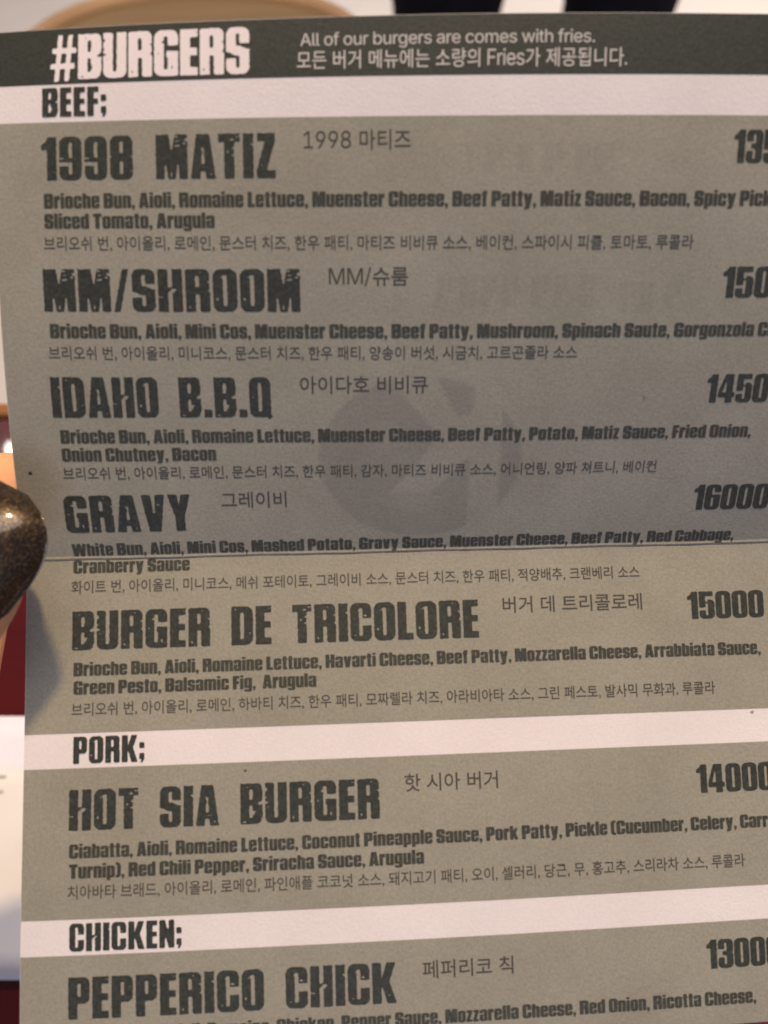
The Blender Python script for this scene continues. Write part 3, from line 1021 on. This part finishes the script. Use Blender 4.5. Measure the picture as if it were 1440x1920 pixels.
# one continuous surface: tapered limbs fused and smoothed
LIMBS = [
    [((-190, -185, 162), 27), ((-150, -128, 156), 22), ((-122, -84, 151), 17.5)],                      # forearm, wrist
    [((-186, -176, 176), 26), ((-152, -124, 168), 21), ((-126, -82, 162), 17)],
    [((-122, -84, 151), 16), ((-98, -16, 160), 10.5)], [((-124, -83, 155), 16), ((-108, -14, 169), 10.5)],   # palm
    [((-125, -83, 159), 15), ((-117, -22, 177), 10.5)], [((-126, -82, 162), 14), ((-124, -34, 183), 10)],
    [((-112, -52, 156), 15), ((-116, -34, 166), 14)],
    [((-118, -80, 148), 14), ((-104, -60, 143), 13.5), ((-86, -44, 133), 10.5), ((-65.6, -21, 129.6), 8.6), ((-58.3, -10.6, 131), 7.3), ((-54.6, -5.6, 132.4), 5.0)],   # thumb
    [((-100, -54, 146), 11), ((-100, -28, 156), 10)],                                                  # web
    [((-98, -16, 160), 10.3), ((-68, 1.0, 153.6), 8.9), ((-46, 2.0, 153.9), 7.9), ((-31, -1.0, 154.8), 6.4)],       # index
    [((-108, -14, 169), 10.2), ((-86, -20, 190), 9.0), ((-83, -38, 177), 8.0), ((-87, -43, 165), 6.6)],
    [((-117, -22, 177), 9.8), ((-99, -38, 195), 8.6), ((-93, -51, 182), 7.6), ((-96, -54, 170), 6.3)],
    [((-124, -34, 183), 9.2), ((-110, -55, 194), 7.4), ((-104, -63, 184), 6.6), ((-105, -64, 174), 5.6)],
]


def fused_body(name, limbs, mt, voxel, parent):
    bm = bmesh.new()
    for lm in limbs:
        for (p, r) in lm:
            q = bmesh.ops.create_uvsphere(bm, u_segments=20, v_segments=12, radius=r * .001)
            bmesh.ops.translate(bm, vec=T3(p), verts=q['verts'])
        for (p, r), (p2, r2) in zip(lm, lm[1:]):
            A_, B_ = Vector(T3(p)), Vector(T3(p2))
            d = B_ - A_
            q = bmesh.ops.create_cone(bm, cap_ends=True, segments=24, radius1=r * .001, radius2=r2 * .001, depth=d.length)
            rot = d.to_track_quat('Z', 'Y').to_matrix().to_4x4()
            bmesh.ops.transform(bm, matrix=Matrix.Translation((A_ + B_) / 2) @ rot, verts=q['verts'])
    me = bpy.data.meshes.new(name)
    bm.to_mesh(me)
    bm.free()
    o = bpy.data.objects.new(name, me)
    COL.objects.link(o)
    md = o.modifiers.new('fuse', 'REMESH')
    md.mode = 'VOXEL'
    md.voxel_size = voxel
    md.use_smooth_shade = True
    sm = o.modifiers.new('soft', 'SMOOTH')
    sm.factor = 0.5
    sm.iterations = 14
    dg = bpy.context.evaluated_depsgraph_get()
    dg.update()
    m2 = bpy.data.meshes.new_from_object(o.evaluated_get(dg))
    o.modifiers.clear()
    o.data = m2
    bpy.data.meshes.remove(me)
    m2.name = name
    m2.materials.clear()
    m2.materials.append(mt)
    m2.polygons.foreach_set('use_smooth', [True] * len(m2.polygons))
    o.parent = parent
    return o


fused_body('palm_and_fingers', LIMBS, M['skin'], 0.0010, hand)


def nail(name, tip, back, up, length, width, hgt, lift, wrap=1.15):
    """curved nail plate: tip -> back is the finger axis, up points out of the nail bed"""
    tip, back, up = map(lambda a: np.array(a, float), (tip, back, up))
    ax = (back - tip) / np.linalg.norm(back - tip)
    up = up - ax * (up @ ax)
    up /= np.linalg.norm(up)
    sd_ = np.cross(ax, up)
    nu_, nv_ = 28, 28
    vs = []
    for lay in (0, 1):
        for i in range(nu_ + 1):
            t = i / nu_
            # rounded free edge and cuticle
            ph = math.acos(1 - 2 * min(max(t, 0), 1))
            wfac = math.sqrt(max(0.0, 1 - (1 - t / .5) ** 2)) if t < .5 else (1.0 if t < .72 else math.sqrt(max(0.0, 1 - ((t - .72) / .28) ** 2)))
            along = t * length
            crown = 0.30 + 0.70 * math.sqrt(max(0.0, 1 - (1 - min(t / .55, 1)) ** 2))
            for j in range(nv_ + 1):
                a = (j / nv_ * 2 - 1) * wrap * wfac
                rr = 1.0 - lay * 0.05
                p = tip + ax * along + sd_ * (width * math.sin(a) * rr) + up * (lift + hgt * (math.cos(a) * crown) * rr)
                vs.append(p)
    q = (nu_ + 1) * (nv_ + 1)
    fs = []
    for i in range(nu_):
        for j in range(nv_):
            a = i * (nv_ + 1) + j
            fs.append((a, a + 1, a + nv_ + 2, a + nv_ + 1))
            fs.append((q + a, q + a + nv_ + 1, q + a + nv_ + 2, q + a + 1))
    for i in range(nu_):
        for a, b in ((i * (nv_ + 1), (i + 1) * (nv_ + 1)), ((i + 1) * (nv_ + 1) + nv_, i * (nv_ + 1) + nv_)):
            fs.append((b, a, q + a, q + b))
    return new_mesh(name, tilt(vs) - HO, fs, M['nail'], hand, True)


nail('thumb_nail', (-48.9, 1.6, 131.8), (-64.3, -19.4, 128.8), (-0.25, 0.1, -1), 19.0, 8.3, 8.0, 0.8, 1.42)
nail('fingernail', (-25.5, -1.6, 155.4), (-46, 2.0, 154.2), (0, 0.05, 1), 13.0, 5.9, 6.0, 0.4, 1.2)
